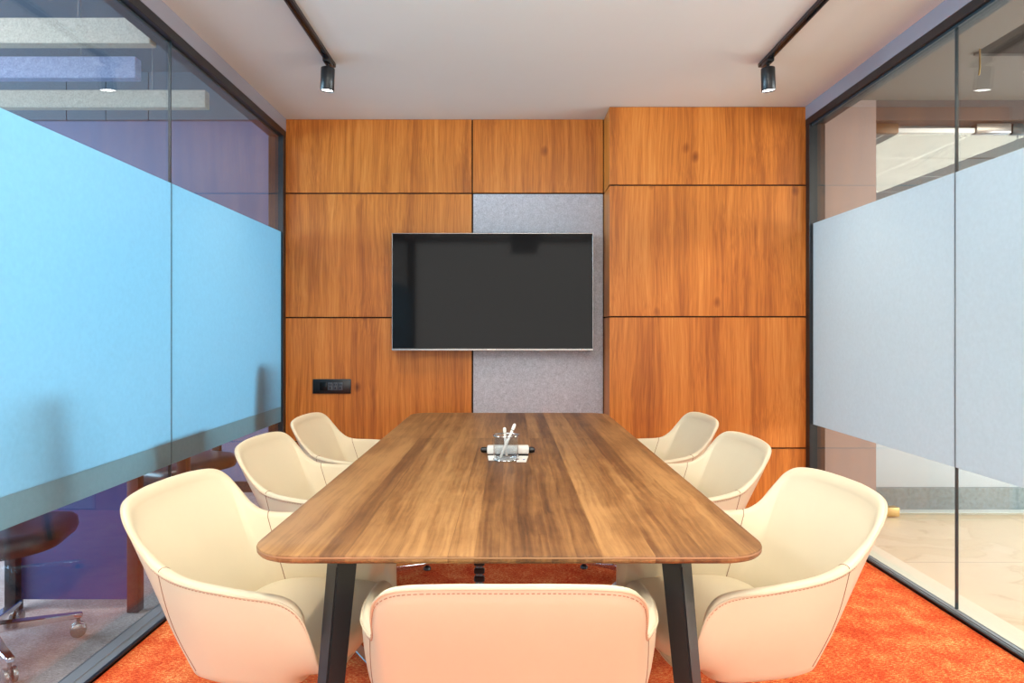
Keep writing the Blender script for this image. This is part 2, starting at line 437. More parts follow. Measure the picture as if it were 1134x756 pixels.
# ------------------------------------------------------------------ table
T0, T1, TW = 1.338, 3.725, .553
TC = ((T0 + T1) / 2)
tb = empty('conference_table', (0, TC, 0))
tag(tb, 'long walnut conference table with rounded corners and black splayed legs', 'table')
bm = bmesh.new(); hy = (T1 - T0) / 2
prof = [(-.045, .716), (-.016, .719), (-.004, .724), (0, .729), (0, .737), (-.0010, .7397), (-.0025, .7405)]
rings = [[(x, y, z) for x, y in rrect(TW + o, hy + o, .105 + o, 10)] for o, z in prof]
loft(bm, rings)
link('table_top', bm, M_TABLE, tb, angle=30)
bm = bmesh.new()
rings = [[(x, y, z) for x, y in rrect(TW + o, hy + o, .105 + o, 10)] for o, z in ((.0002, .7338), (.0006, .7344), (.0006, .7368), (.0002, .7374))]
loft(bm, rings, cap0=False, cap1=False)
link('edge_band', bm, principled('light edge band', srgb(176, 130, 92), .4), tb)
bm = bmesh.new()
rings = [[(x, y, z) for x, y in rrect(.33 - o, hy - .10 - o, .01, 2)] for o, z in ((0, .69), (0, .7155), (.05, .7155), (.05, .69), (0, .69))]
loft(bm, rings, cap0=False, cap1=False); bmesh.ops.remove_doubles(bm, verts=bm.verts[:], dist=1e-6)
link('under_frame', bm, M_BLACK, tb)
def leg_bm(sx, sy):
    bm = bmesh.new()
    top = Vector((sx * .362, sy * (hy - .075), .716)); foot = Vector((sx * .402, sy * (hy + .04), .0))
    rings = []
    for t, s in ((0, .0225), (.98, .031), (1, .031)):
        c = foot.lerp(top, t)
        ang = sx * sy * .72
        ring = []
        for a in range(4):
            th = PI / 4 + a * PI / 2
            p = Vector((math.cos(th) * s * 1.0, math.sin(th) * s * 1.0)) * 1.1
            ring.append((c.x + p.x * math.cos(ang) - p.y * math.sin(ang), c.y + p.x * math.sin(ang) + p.y * math.cos(ang), c.z))
        rings.append(ring)
    loft(bm, rings)
    bmesh.ops.bevel(bm, geom=[e for e in bm.edges if abs((e.verts[0].co - e.verts[1].co).z) > .3], offset=.003, segments=2, affect='EDGES')
    return bm
for sx in (-1, 1):
    for sy in (-1, 1):
        link('leg', leg_bm(sx, sy), M_BLACK, tb)
# cable spine (articulated) hanging from the table to the floor
sp = empty('cable_spine', (-.115, 2.5, 0))
tag(sp, 'black articulated cable spine running from under the table to the floor', 'cable guide')
bm = bmesh.new()
for k in range(22):
    z = .03 + k * .0305
    box(bm, (-.02, -.012, z), (.02, .012, z + .022), .004, 1)
link('vertebrae', bm, M_BLKPL, sp)
bm = bmesh.new(); tube(bm, [(.006, 0, .012), (.006, 0, .70)], .006); tube(bm, [(-.008, 0, .012), (-.008, 0, .70)], .005)
link('cable', bm, M_TRACKGREY, sp)
bm = bmesh.new(); lathe(bm, [(.07, 0), (.07, .006), (.05, .014), (.02, .03)], 24); link('foot_plate', bm, M_BLKPL, sp)

# ------------------------------------------------------------------ tub chair
def cr(pts, n):
    """Catmull-Rom resample of an open list (any dimension) to n+1 points"""
    P = [Vector(p) for p in pts]; P = [P[0] * 2 - P[1]] + P + [P[-1] * 2 - P[-2]]
    m = len(P) - 3; out = []
    for k in range(n + 1):
        t = k / n * m; i = min(int(t), m - 1); u = t - i
        a, b, c, d = P[i:i + 4]
        out.append(.5 * ((2 * b) + (c - a) * u + (2 * a - 5 * b + 4 * c - d) * u * u + (3 * b - a - 3 * c + d) * u ** 3))
    return out
RIM = [(.232, 0, .435), (.232, .10, .435), (.230, .18, .436), (.224, .238, .448), (.215, .270, .482), (.206, .288, .540), (.186, .299, .598), (.140, .305, .630), (.03, .305, .640), (-.09, .288, .648),
       (-.180, .252, .658), (-.226, .238, .686), (-.264, .232, .730), (-.297, .219, .772), (-.322, .182, .798), (-.338, .10, .808), (-.343, 0, .810)]
BOT = [(.165, 0), (.165, .08), (.164, .14), (.160, .19), (.152, .218), (.138, .236), (.112, .246), (.07, .250), (.015, .250), (-.045, .246),
       (-.100, .230), (-.128, .210), (-.150, .184), (-.166, .146), (-.176, .100), (-.181, .05), (-.182, 0)]
NH = 64
rim_h = cr(RIM, NH); bot_h = cr([(x, y, .419) for x, y in BOT], NH)
def full(h):   # half list -> closed loop
    return [Vector(p) for p in h] + [Vector((p.x, -p.y, p.z)) for p in h[-2:0:-1]]
rim = full(rim_h); bot = full(bot_h); NC = len(rim)
SEAM = int(NH * 10.15 / 16)         # column of the seam between back and arm
FRONT = int(NH * 3.3 / 16)
def inward(cur, i):
    a, b = cur[(i - 1) % NC], cur[(i + 1) % NC]
    t = Vector((b.x - a.x, b.y - a.y, 0)); n = Vector((-t.y, t.x, 0)).normalized()
    c = Vector((-.02, 0, 0)) - cur[i]; c.z = 0
    return n if n.dot(c) > 0 else -n
def column(i):
    r, b = rim[i], bot[i]
    nr = inward(rim, i); nb = inward(bot, i)
    hgt = r.z - b.z; back = max(0, min(1, (r.z - .66) / .15))
    th = (.030 - .008 * back) if r.z > .5 else .018 + .012 * max(0, (r.z - .41) / .09)
    pts = []
    pts.append(Vector((b.x * .30, b.y * .30, .373)))
    pts.append(Vector((b.x * .78, b.y * .78, .383)))
    pts.append(Vector((b.x * .90, b.y * .90, .391)))
    pts.append(Vector((b.x * .97, b.y * .97, .403)))
    for k in range(13):             # outer wall
        t = k / 12
        bulge = math.sin(PI * t) * .012 * (1 - .6 * back) - back * .020 * math.sin(PI * min(1, t * 1.05)) 
        nn = nb.lerp(nr, t).normalized()
        z = b.z + (hgt - .010) * t
        tt = t if back < .01 else t - back * .05 * math.sin(2 * PI * t)
        p = b.lerp(r, tt); p.z = z
        pts.append(p - nn * bulge)
    outer = len(pts); drop = .004 + .024 * back if r.z > .5 else 0
    for k in range(1, 7):           # rounded rim
        a = PI * k / 7
        c = Vector((r.x, r.y, r.z - .010)) + nr * th / 2
        pts.append(c - nr * (th / 2 * math.cos(a)) + Vector((0, 0, 1)) * (.010 * math.sin(a) * (1 if th > .02 else .6) - drop * ((1 - math.cos(a)) / 2) ** 1.6))
    zb = min(.44, r.z - .012)
    ib = b.lerp(r, (zb - b.z) / hgt * .9) + nb * th
    ir = Vector((r.x, r.y, r.z - .010 - drop)) + nr * th
    for k in range(0, 11):          # inner wall
        t = k / 10
        p = ir.lerp(ib, t)
        p.z = (r.z - .010 - drop) * (1 - t) + zb * t
        nn = nr.lerp(nb, t)
        p += nn * (.006 * math.sin(PI * t) * (1 + back * .6))
        pts.append(p)
    pts.append(Vector((ib.x * .6, ib.y * .6, zb - .006)))
    return pts, outer
COLS = [column(i) for i in range(NC)]; OUT = COLS[0][1]; COLS = [c[0] for c in COLS]; NRW = len(COLS[0])
def strip(i0, i1):
    bm = bmesh.new(); idx = [i % NC for i in range(i0, i1 + 1)]
    V = [[bm.verts.new(p) for p in COLS[i]] for i in idx]
    for a, b in zip(V, V[1:]):
        for k in range(NRW - 1): bm.faces.new((a[k], a[k + 1], b[k + 1], b[k]))
    if i0 % NC == (i1) % NC: bmesh.ops.remove_doubles(bm, verts=bm.verts[:], dist=1e-6)
    return bm
def make_chair():
    root = empty('tub_chair')
    link('backrest', strip(SEAM, NC - SEAM), M_LEATHER, root, angle=60)
    link('armrest', strip(FRONT, SEAM), M_LEATHER, root, angle=60)
    link('armrest', strip(NC - SEAM, NC - FRONT), M_LEATHER, root, angle=60)
    bm = strip(NC - FRONT, NC + FRONT)
    ring = [COLS[i][0] for i in range(NC)]; vs = [bm.verts.new(p) for p in ring]; bm.faces.new(vs)
    link('seat_shell', bm, M_LEATHER, root, angle=60)
    # seat cushion
    bm = bmesh.new(); rings = []
    def sup(a, b, n, cx, z, crown=0):
        out = []
        for k in range(56):
            th = 2 * PI * k / 56; c, s = math.cos(th), math.sin(th)
            x = cx + a * abs(c) ** (2 / n) * (1 if c > 0 else -1); y = b * abs(s) ** (2 / n) * (1 if s > 0 else -1)
            out.append((x, y, z))
        return out
    for s, z in ((.90, .420), (.955, .424), (.985, .432), (1.0, .442), (.99, .458), (.95, .471), (.86, .479), (.6, .485), (.3, .487), (.05, .4875)):
        rings.append(sup(.198 * s, .236 * s, 3.6 if s > .5 else 2.6, .046, z))
    loft(bm, rings); link('seat_cushion', bm, M_LEATHER, root, angle=70)
    # seams and piping
    for i in (SEAM, NC - SEAM):
        bm = bmesh.new()
        c = COLS[i]; tube(bm, [c[k] for k in range(4, NRW - 2)], .0012, 6)
        link('seam', bm, M_SEAM, root)
    bm = bmesh.new()
    tube(bm, [COLS[i][OUT - 1] - inward(rim, i) * .0005 for i in range(NC)], .0026, 6, closed=True)
    o = link('piping', bm, M_PIPE, root)
    bm = bmesh.new()      # stitches below the piping
    for i in range(FRONT, NC - FRONT):
        a, b = COLS[i][OUT - 2], COLS[i + 1][OUT - 2]
        hi_a, hi_b = COLS[i][OUT - 1], COLS[i + 1][OUT - 1]
        a = hi_a.lerp(a, .28); b = hi_b.lerp(b, .28)
        L_ = (b - a).length; n = max(1, round(L_ / .009))
        for q in range(n):
            p0 = a.lerp(b, (q + .15) / n) - inward(rim, i) * .0006; p1 = a.lerp(b, (q + .75) / n) - inward(rim, i) * .0006
            tube(bm, [p0, p1], .0009, 4)
    st = link('stitching', bm, M_STITCH, root); st['kind'] = 'stuff'
    # swivel base
    bm = bmesh.new(); lathe(bm, [(.06, .352), (.085, .356), (.085, .372)], 24); lathe(bm, [(.034, .325), (.04, .345), (.04, .353)], 24)
    link('seat_plate', bm, M_BLKPL, root)
    bm = bmesh.new(); lathe(bm, [(.045, .03), (.048, .055), (.034, .075), (.026, .10), (.026, .30), (.036, .31), (.036, .326)], 28)
    link('column', bm, M_CHROME, root)
    for k in range(4):
        a = PI / 4 + k * PI / 2
        bm = bmesh.new(); rings = []
        for t, w, z0, z1 in ((.03, .020, .035, .072), (.12, .019, .038, .064), (.24, .017, .032, .048), (.325, .015, .024, .036), (.335, .010, .026, .034)):
            rings.append([(t, -w, z0), (t, w, z0), (t, w, z1), (t, -w, z1)])
        loft(bm, rings)
        bmesh.ops.bevel(bm, geom=[e for e in bm.edges], offset=.003, segments=2, affect='EDGES')
        bm.transform(Matrix.Rotation(a, 4, 'Z'))
        lg = link('leg', bm, M_CHROME, root)
        bm = bmesh.new(); lathe(bm, [(.018, 0), (.020, .004), (.018, .012), (.008, .02), (.008, .03)], 16, c=(.31 * math.cos(a), .31 * math.sin(a), 0))
        link('glide', bm, M_BLKPL, lg)
    return root
G = 'cream leather tub chairs around the table'
chair = make_chair()
R = math.radians
spots = [
    (0, 1.358, R(90), 'cream tub chair at near end of table, its back to the camera'),
    (-.592, 1.715, R(-8), 'cream tub chair nearest the camera on the left side, by the blue frosted glass'),
    (-.630, 2.450, R(-5), 'middle cream tub chair of the three on the left side'),
    (-.650, 3.090, R(-4), 'cream tub chair at far left, below the black wall socket'),
    (.578, 1.735, R(188), 'cream tub chair nearest the camera on the right side, by the grey frosted glass'),
    (.590, 2.460, R(185), 'middle cream tub chair of the three on the right side'),
    (.615, 3.110, R(184), 'cream tub chair at far right in front of the wooden bay'),
]
for i, (x, y, rz, lab) in enumerate(spots):
    c = chair if i == 0 else copy_tree(chair)
    c.location = (x, y, 0); c.rotation_euler = (0, 0, rz)
    tag(c, lab, 'chair', G)

# ------------------------------------------------------------------ television
tv = empty('television', (-.1105, YB, 1.468)); tag(tv, 'large black flat screen television mounted on the wooden wall', 'television')
W2, H2 = .6645, .3875
bm = bmesh.new(); box(bm, (-W2, -.100, -H2), (W2, -.060, H2), .004); link('cabinet', bm, M_BEZEL, tv)
bm = bmesh.new()
for lo, hi in (((-W2, -.103, H2 - .005), (W2, -.099, H2)), ((-W2, -.103, -H2), (W2, -.099, -H2 + .013)), ((-W2, -.103, -H2 + .013), (-W2 + .005, -.099, H2 - .005)), ((W2 - .005, -.103, -H2 + .013), (W2, -.099, H2 - .005))):
    box(bm, lo, hi, .001, 1)
link('bezel', bm, M_SILVER, tv, smooth=False)
bm = bmesh.new(); box(bm, (-W2 + .006, -.1025, -H2 + .0145), (W2 - .006, -.0995, H2 - .006), .0006, 1); link('screen', bm, M_SCREEN, tv, smooth=False)
bm = bmesh.new(); box(bm, (-.035, -.1045, -H2 + .003), (.02, -.1025, -H2 + .010), .0008, 1); link('badge', bm, M_WHITE, tv)
bm = bmesh.new(); box(bm, (W2 - .07, -.1045, -H2 + .004), (W2 - .02, -.1025, -H2 + .009), .0008, 1); link('model_mark', bm, M_WHITE, tv)
bm = bmesh.new(); box(bm, (-.30, -.060, -.22), (.30, -.030, .22), .006); link('rear_housing', bm, M_BLKPL, tv)
bm = bmesh.new(); box(bm, (-.22, -.031, -.16), (.22, -.0005, .16), .003); link('wall_mount', bm, M_BLACK, tv)

# ------------------------------------------------------------------ wall socket
so = empty('wall_socket', (-1.196, YB, .837)); tag(so, 'black rectangular socket plate on the wooden wall above the far left chair', 'socket')
bm = bmesh.new(); box(bm, (-.129, -.010, -.049), (.129, 0, .049), .003); link('plate', bm, M_BLKPL, so)
bm = bmesh.new(); box(bm, (-.080, -.0125, -.027), (-.030, -.0095, .027), .002); link('blank_insert', bm, M_SCREEN, so)
for k in range(3):
    x = -.010 + k * .034
    bm = bmesh.new(); box(bm, (x - .0155, -.0125, -.026), (x + .0155, -.0095, .026), .0015)
    s = link('outlet', bm, principled('grey outlet', srgb(70, 74, 82), .5) if k == 0 else bpy.data.materials['grey outlet'], so)
    bm = bmesh.new()
    box(bm, (x - .008, -.0135, .006), (x - .004, -.0122, .017)); box(bm, (x + .004, -.0135, .006), (x + .008, -.0122, .017)); box(bm, (x - .003, -.0135, -.016), (x + .003, -.0122, -.006))
    link('contact_slot', bm, M_SCREEN, s, smooth=False)

# ------------------------------------------------------------------ track lights
def track(x, side):
    t = empty('lighting_track', (x, 0, H)); tag(t, 'black lighting track on the ceiling, %s one' % side, 'lighting track', 'ceiling lighting tracks')
    bm = bmesh.new(); box(bm, (-.018, YR + .4, -.020), (.018, 3.47, 0), .002, 1); link('rail', bm, M_BLACK, t, smooth=False)
    bm = bmesh.new(); box(bm, (-.006, YR + .42, -.0215), (.006, 3.44, -.0195)); link('contact_channel', bm, M_SCREEN, t, smooth=False)
    bm = bmesh.new(); box(bm, (-.0195, 3.45, -.0225), (.0195, 3.485, 0), .003, 1); link('end_cap', bm, M_BLKPL, t)
track(-.948, 'left'); track(1.352, 'right')
def lamp(x, y, lab, tx=0, ty=0):
    r = empty('track_spotlight', (x, y, H - .020)); tag(r, lab, 'spotlight', 'black cylinder spotlights on the tracks')
    bm = bmesh.new(); box(bm, (-.016, -.045, -.018), (.016, .045, 0), .002); link('adapter', bm, M_BLKPL, r)
    bm = bmesh.new(); lathe(bm, [(.009, -.045), (.009, -.016)], 12); box(bm, (-.012, -.012, -.05), (.012, .012, -.03), .002); link('stem', bm, M_BLKPL, r)
    A = Matrix.Translation((0, 0, -.034)) @ Matrix.Rotation(ty, 4, 'Y') @ Matrix.Rotation(tx, 4, 'X')
    bm = bmesh.new(); lathe(bm, [(.026, 0), (.034, -.004), (.0355, -.008), (.0355, -.118), (.0335, -.121), (.031, -.116), (.031, -.109)], 32, M=A)
    link('cylinder', bm, M_BLACK, r)
    bm = bmesh.new(); lathe(bm, [(.030, -.113), (.030, -.1145), (.02, -.1155)], 28, M=A); link('lamp_face', bm, M_SPOT, r)
    l = bpy.data.lights.new('spot', 'SPOT'); l.energy = SPOT_W * (1.6 if y > 3 else 1); l.spot_size = R(105); l.spot_blend = .9; l.shadow_soft_size = .03; l.color = (1, .86, .68)
    lo = bpy.data.objects.new('spot_beam', l); COL.objects.link(lo); lo.parent = r
    lo.matrix_local = A @ Matrix.Translation((0, 0, -.125))
    return r
SPOT_W = 26
lamp(-.948, 3.40, 'black cylinder spotlight at the far end of the left track', .08, .06)
lamp(1.352, 3.40, 'black cylinder spotlight at the far end of the right track', .08, -.06)
lamp(-.948, 1.75, 'added black cylinder spotlight out of frame on the left track, over the near chairs', 0, -.25)  # this and the next three are unseen spotlights added to brighten the room
lamp(1.352, 1.75, 'added black cylinder spotlight out of frame on the right track, over the near chairs', 0, .25)
lamp(-.948, .20, 'added black cylinder spotlight out of frame on the left track, behind the camera end', .3, -.2)
lamp(1.352, .20, 'added black cylinder spotlight out of frame on the right track, behind the camera end', .3, .2)

# ------------------------------------------------------------------ things on the table
ZT = .7405
jar = empty('glass_jar', (-.012, 2.345, ZT)); tag(jar, 'small clear glass jar in the middle of the table holding two white sticks', 'jar')
bm = bmesh.new()
lathe(bm, [(.001, .005), (.038, .005), (.0425, .009), (.0435, .05), (.0435, .090), (.0445, .092), (.0455, .091), (.0455, .088), (.0455, .05), (.0445, .008), (.041, .0005), (.001, .0)], 40, cap0=False, cap1=False)
link('body', bm, M_CLEAR, jar)
bm = bmesh.new(); tube(bm, [(.0460 * math.cos(2 * PI * k / 40), .0460 * math.sin(2 * PI * k / 40), .089) for k in range(40)], .0018, 6, closed=True)
link('metal_rim', bm, M_CHROME, jar)
bm = bmesh.new(); tube(bm, [(.0455 * math.cos(2 * PI * k / 40), .0455 * math.sin(2 * PI * k / 40), .004) for k in range(40)], .0018, 6, closed=True)
link('metal_foot_ring', bm, M_CHROME, jar)
def stick(p0, p1, lab):
    o = empty('white_stick', (-.012, 2.345, ZT))
    p0, p1 = Vector(p0), Vector(p1)
    bm = bmesh.new(); tube(bm, [p0, p0.lerp(p1, .03), p0.lerp(p1, .8), p0.lerp(p1, .9), p0.lerp(p1, .97), p1], [.003, .005, .0052, .0066, .006, .003], 10)
    link('barrel', bm, M_WHITE, o)
    bm = bmesh.new(); tube(bm, [p0.lerp(p1, .80), p0.lerp(p1, .815)], .0062, 10); link('collar', bm, M_SILVER, o)
    tag(o, lab, 'pen', 'white pens in the glass jar')
stick((-.020, -.022, .012), (.033, .015, .128), 'white pen leaning right in the glass jar')
stick((.002, .018, .012), (-.006, .034, .112), 'shorter white pen standing upright in the glass jar')
# whiteboard eraser-like white bar with a marker lying behind it
er = empty('white_eraser', (-.005, 2.445, ZT)); tag(er, 'white oblong eraser lying behind the glass jar', 'eraser')
bm = bmesh.new(); box(bm, (-.078, -.020, .006), (.078, .020, .034), .004); link('body', bm, M_WHITE, er)
bm = bmesh.new(); box(bm, (-.076, -.018, 0), (.076, .018, .006)); link('felt_pad', bm, M_BLKPL, er, smooth=False)
mk = empty('marker_pen', (-.005, 2.482, ZT)); tag(mk, 'black and silver marker pen lying behind the white eraser', 'pen')
RY = Matrix.Rotation(PI / 2, 4, 'Y')
bm = bmesh.new(); lathe(bm, [(.008, -.075), (.0095, -.07), (.0095, .05), (.0085, .055)], 16, c=(0, 0, .012), M=RY); link('barrel', bm, M_SILVER, mk)
bm = bmesh.new(); lathe(bm, [(.006, -.104), (.0105, -.100), (.0115, -.070), (.0115, -.066)], 16, c=(0, 0, .012), M=RY); link('end_plug', bm, M_BLKPL, mk)
bm = bmesh.new(); lathe(bm, [(.0115, .050), (.0115, .09), (.0095, .100), (.005, .103)], 16, c=(0, 0, .012), M=RY); link('cap', bm, M_BLKPL, mk)
def pad(x, y, rz, lab, w=.05, d=.09, h=.004, ink=True):
    p = empty('note_slip', (x, y, ZT), rz); tag(p, lab, 'paper', 'white paper slips around the jar')
    bm = bmesh.new(); box(bm, (-w / 2, -d / 2, 0), (w / 2, d / 2, h), .0006, 1); link('sheet', bm, M_WHITE, p, smooth=False)
    if ink:
        bm = bmesh.new(); box(bm, (w * .1, -d * .25, h - .0002), (w * .3, -d * .15, h + .0003)); link('printed_mark', bm, M_INK, p, smooth=False)
pad(.048, 2.352, R(-6), 'white paper slip lying to the right of the glass jar', .034, .10)
pad(-.062, 2.372, R(4), 'white paper slip lying to the left of the glass jar', .030, .08)

# ------------------------------------------------------------------ room beyond the left glass
sbox('floor_left_room', (-7, YR, -.10), (-1.541, 5.2, -.002), M_GREYCARPET)
sbox('ceiling_left_room', (-7, YR, 3.15), (-1.61, 5.2, 3.25), M_LROOMB)
sbox('wall_left_room_far', (-7, 4.9, 0), (-1.61, 5.0, 3.2), M_LROOMW)
sbox('wall_left_room_pier', (-1.78, 4.80, 0), (-1.612, 4.9, 2.79), principled('pale pier paint', srgb(128, 126, 146), .8))
sbox('trim_left_room_skirting', (-7, 4.885, 0), (-1.81, 4.9, .08), M_BLACK)
bh = empty('wall_left_room_bulkhead', (0, 4.87, 0)); bh['kind'] = 'structure'
for x0, x1 in ((-7, -3.32), (-3.314, -3.026), (-3.020, -2.706), (-2.700, -1.612)):
    bm = bmesh.new(); box(bm, (x0, 0, 2.79), (x1, .029, 3.15)); link('board', bm, M_LROOMB, bh, smooth=False)
sbox('wall_left_room_near', (-7, YR - .1, 0), (-1.70, YR, 3.2), M_LROOMW)
# window wall far left
ww = empty('window_1', (-7, 0, 0)); ww['kind'] = 'structure'
bm = bmesh.new(); box(bm, (-.1, YR, 0), (0, 5.0, .75)); box(bm, (-.1, YR, 2.75), (0, 5.0, 3.2)); link('parapet', bm, M_WHITEP, ww, smooth=False)
for k in range(6):
    y = YR + .05 + k * 1.28
    bm = bmesh.new(); box(bm, (-.08, y - .03, .75), (-.02, y + .03, 2.75)); link('mullion', bm, M_BLACK, ww, smooth=False)
# acoustic baffles
M_BAFFLE2 = felt_mat('blue grey baffle felt', srgb(112, 124, 156), srgb(160, 172, 200))
def baffle(x0, x1, y, z0, z1, lab, m=None):
    o = empty('acoustic_baffle', ((x0 + x1) / 2, y, z0)); tag(o, lab, 'ceiling baffle', 'felt baffles in the room beyond the left glass')
    hx = (x1 - x0) / 2
    bm = bmesh.new(); box(bm, (-hx, -.028, 0), (hx, .028, z1 - z0), .003, 1); link('felt_beam', bm, m or M_BAFFLE, o)
    for s in (-.7, .7):
        bm = bmesh.new(); tube(bm, [(hx * s, 0, z1 - z0), (hx * s, 0, 3.15 - z0)], .0015, 6)
        link('hanging_wire', bm, M_SILVER, o)
baffle(-3.9, -1.615, 2.95, 2.50, 2.615, 'pale felt ceiling baffle nearest the camera, highest of the three behind the left glass')
baffle(-3.9, -1.916, 3.36, 2.505, 2.615, 'bluish felt ceiling baffle, middle and shortest of the three behind the left glass', M_BAFFLE2)
baffle(-3.9, -1.755, 3.78, 2.50, 2.60, 'pale felt ceiling baffle farthest back, lowest of the three behind the left glass')
# desk
dk = empty('side_desk', (-1.875, 3.02, 0)); tag(dk, 'dark desk with navy end panel and cherry wood post behind the left glass', 'desk')
bm = bmesh.new(); box(bm, (-.29, -.25, .70), (.29, .24, .73), .004); link('desk_top', bm, M_REDWOOD, dk)
bm = bmesh.new(); box(bm, (-.25, -.205, .045), (.24, -.190, .70)); link('end_panel', bm, M_NAVY, dk, smooth=False)
for sx, m in ((-.262, M_BLACK), (.262, M_REDWOOD)):
    for sy in (-.215, .20):
        bm = bmesh.new(); box(bm, (sx - .024, sy - .024, 0), (sx + .024, sy + .024, .70), .003); link('leg', bm, m, dk)
# office chairs
def office_chair():
    r = empty('office_chair')
    bm = bmesh.new(); rings = []
    for o, z in ((-.03, .415), (-.008, .420), (0, .440), (-.004, .468), (-.02, .482), (-.06, .487)):
        rings.append([(x, y, z - .03 * max(0, (y - .15) / .1)) for x, y in rrect(.28 + o, .25 + o, .17 + o, 8)])
    loft(bm, rings); link('seat', bm, M_BLKLEATHER, r, angle=50)
    bm = bmesh.new(); rings = []
    for k in range(9):
        t = k / 8; z = .56 + .46 * t; w = .22 + .02 * math.sin(PI * t) - (.04 if k in (0, 8) else 0)
        ring = []
        for q in range(17):
            u = -1 + q / 8; ring.append((u * w, -.245 + .05 * u * u - .05 * t, z))
        for q in range(17):
            u = 1 - q / 8; ring.append((u * w, -.285 + .05 * u * u - .05 * t, z))
        rings.append(ring)
    loft(bm, rings); link('backrest', bm, M_BLKLEATHER, r, angle=50)
    bm = bmesh.new(); box(bm, (-.03, -.29, .40), (.03, -.27, .62), .004); box(bm, (-.03, -.28, .395), (.03, 0, .412), .004); link('back_bracket', bm, M_BLKPL, r)
    bm = bmesh.new(); lathe(bm, [(.04, .06), (.04, .12), (.028, .13), (.028, .26), (.018, .262), (.018, .40), (.07, .405), (.07, .416)], 20); link('column', bm, M_BLKPL, r)
    for k in range(5):
        a = 2 * PI * k / 5 + PI / 2
        bm = bmesh.new(); loft(bm, [[(t, -w, z0), (t, w, z0), (t, w, z1), (t, -w, z1)] for t, w, z0, z1 in ((.03, .022, .085, .12), (.28, .015, .075, .095), (.31, .013, .075, .092))])
        bmesh.ops.bevel(bm, geom=bm.edges[:], offset=.003, segments=1, affect='EDGES'); bm.transform(Matrix.Rotation(a, 4, 'Z'))
        lg = link('leg', bm, M_CHROME, r)
        bm = bmesh.new()
        Mx = Matrix.Rotation(a, 4, 'Z') @ Matrix.Translation((.295, 0, .028)) @ Matrix.Rotation(PI / 2, 4, 'X')
        for z in (-.022, .004): lathe(bm, [(.020, z), (.027, z + .003), (.028, z + .009), (.027, z + .015), (.020, z + .018)], 20, M=Mx)
        tube(bm, [Mx @ Vector((0, 0, -.02)), Mx @ Vector((0, 0, .02))], .006, 8); tube(bm, [Mx @ Vector((0, .02, 0)), Mx @ Vector((0, .052, 0))], .007, 8)
        link('caster', bm, M_SILVER, lg)
    return r
oc = office_chair(); oc.location = (-1.945, 2.40, 0); oc.rotation_euler = (0, 0, R(17))
tag(oc, 'black office chair with chrome castor base just behind the left glass', 'office chair', 'office chairs beyond the left glass')
o2 = copy_tree(oc); o2.location = (-1.90, 3.75, 0); o2.rotation_euler = (0, 0, R(160))
tag(o2, 'dark office chair farther back beyond the side desk, seen under the frosted band', 'office chair', 'office chairs beyond the left glass')

# ------------------------------------------------------------------ corridor beyond the right glass
sbox('floor_corridor', (1.931, YR, -.10), (7, 4.34, -.001), M_MARBLE)
sbox('trim_threshold', (1.932, YR, -.001), (2.06, 4.19, .002), principled('pale stone strip', srgb(236, 226, 204), .4))
YD = 4.20
sbox('wall_corridor_pier', (1.995, YD, 0), (2.370, YD + .12, 2.70), M_CORR)
sbox('wall_corridor_header', (2.370, YD, 2.572), (7, YD + .12, 2.70), M_HEAD)
cc = empty('ceiling_corridor', (0, 0, 2.70)); cc['kind'] = 'structure'
for lo, hi in (((1.992, YR, 0), (2.50, 4.32, .06)), ((2.50, 3.50, 0), (7, 4.32, .06))):
    bm = bmesh.new(); box(bm, lo, hi); link('board', bm, M_CORRC, cc, smooth=False)
bm = bmesh.new(); box(bm, (2.50, 3.470, -.012), (7, 3.500, .40)); link('recess_edge', bm, M_DARKCEIL, cc, smooth=False)
bm = bmesh.new(); box(bm, (2.46, YR, .06), (2.50, 3.47, .40)); link('recess_side', bm, M_DARKCEIL, cc, smooth=False)
bm = bmesh.new(); box(bm, (2.46, YR, .40), (7, 3.50, .45)); link('recess_top', bm, M_DARKCEIL, cc, smooth=False)
# slotted air grille in the recess
ag = empty('air_grille', (2.95, 3.0, 2.86)); tag(ag, 'slotted grey air grille in the dark ceiling recess beyond the right glass', 'air grille')
bm = bmesh.new(); box(bm, (-.25, -.9, 0), (.25, .35, .22), .004); link('duct', bm, M_HEAD, ag)
for k in range(7):
    bm = bmesh.new(); box(bm, (-.23 + k * .07, -.88, -.008), (-.19 + k * .07, .33, 0)); link('slat', bm, M_TRACKGREY, ag, smooth=False)
# pull cord
bm = bmesh.new(); tube(bm, [(2.49, 3.44, 2.90), (2.49, 3.44, 2.60), (2.485, 3.44, 2.56)], .004, 6)
tag(link('hanging_cord', bm, M_BRASS), 'thin pale cord hanging from the corridor ceiling beyond the right glass', 'cord')
# glass door with patch fittings in the opening
dr = empty('door_1', (2.372, YD + .05, 0)); dr['kind'] = 'structure'
bm = bmesh.new(); box(bm, (.004, -.005, .012), (.945, .005, 2.50)); link('glass_leaf', bm, M_GLASS, dr, smooth=False)
bm = bmesh.new(); box(bm, (.955, -.005, .012), (2.2, .005, 2.50)); link('glass_leaf', bm, M_GLASS, dr, smooth=False)
bm = bmesh.new(); box(bm, (.0, -.022, 2.495), (.160, .022, 2.56), .003); link('patch_fitting', bm, M_BRONZE, dr)
bm = bmesh.new(); box(bm, (.0, -.030, .006), (.162, .030, .062), .001); link('patch_fitting', bm, M_BRASS, dr)
bm = bmesh.new(); box(bm, (.665, -.030, 2.495), (.890, .030, 2.56), .006); link('door_closer', bm, M_SILVER, dr)
bm = bmesh.new(); box(bm, (.905, -.022, 2.490), (1.02, .022, 2.56), .003); link('patch_fitting', bm, M_JOINT, dr)
bm = bmesh.new(); box(bm, (.16, -.02, 2.50), (.66, .02, 2.53), .003); link('head_rail', bm, M_WHITEP, dr)
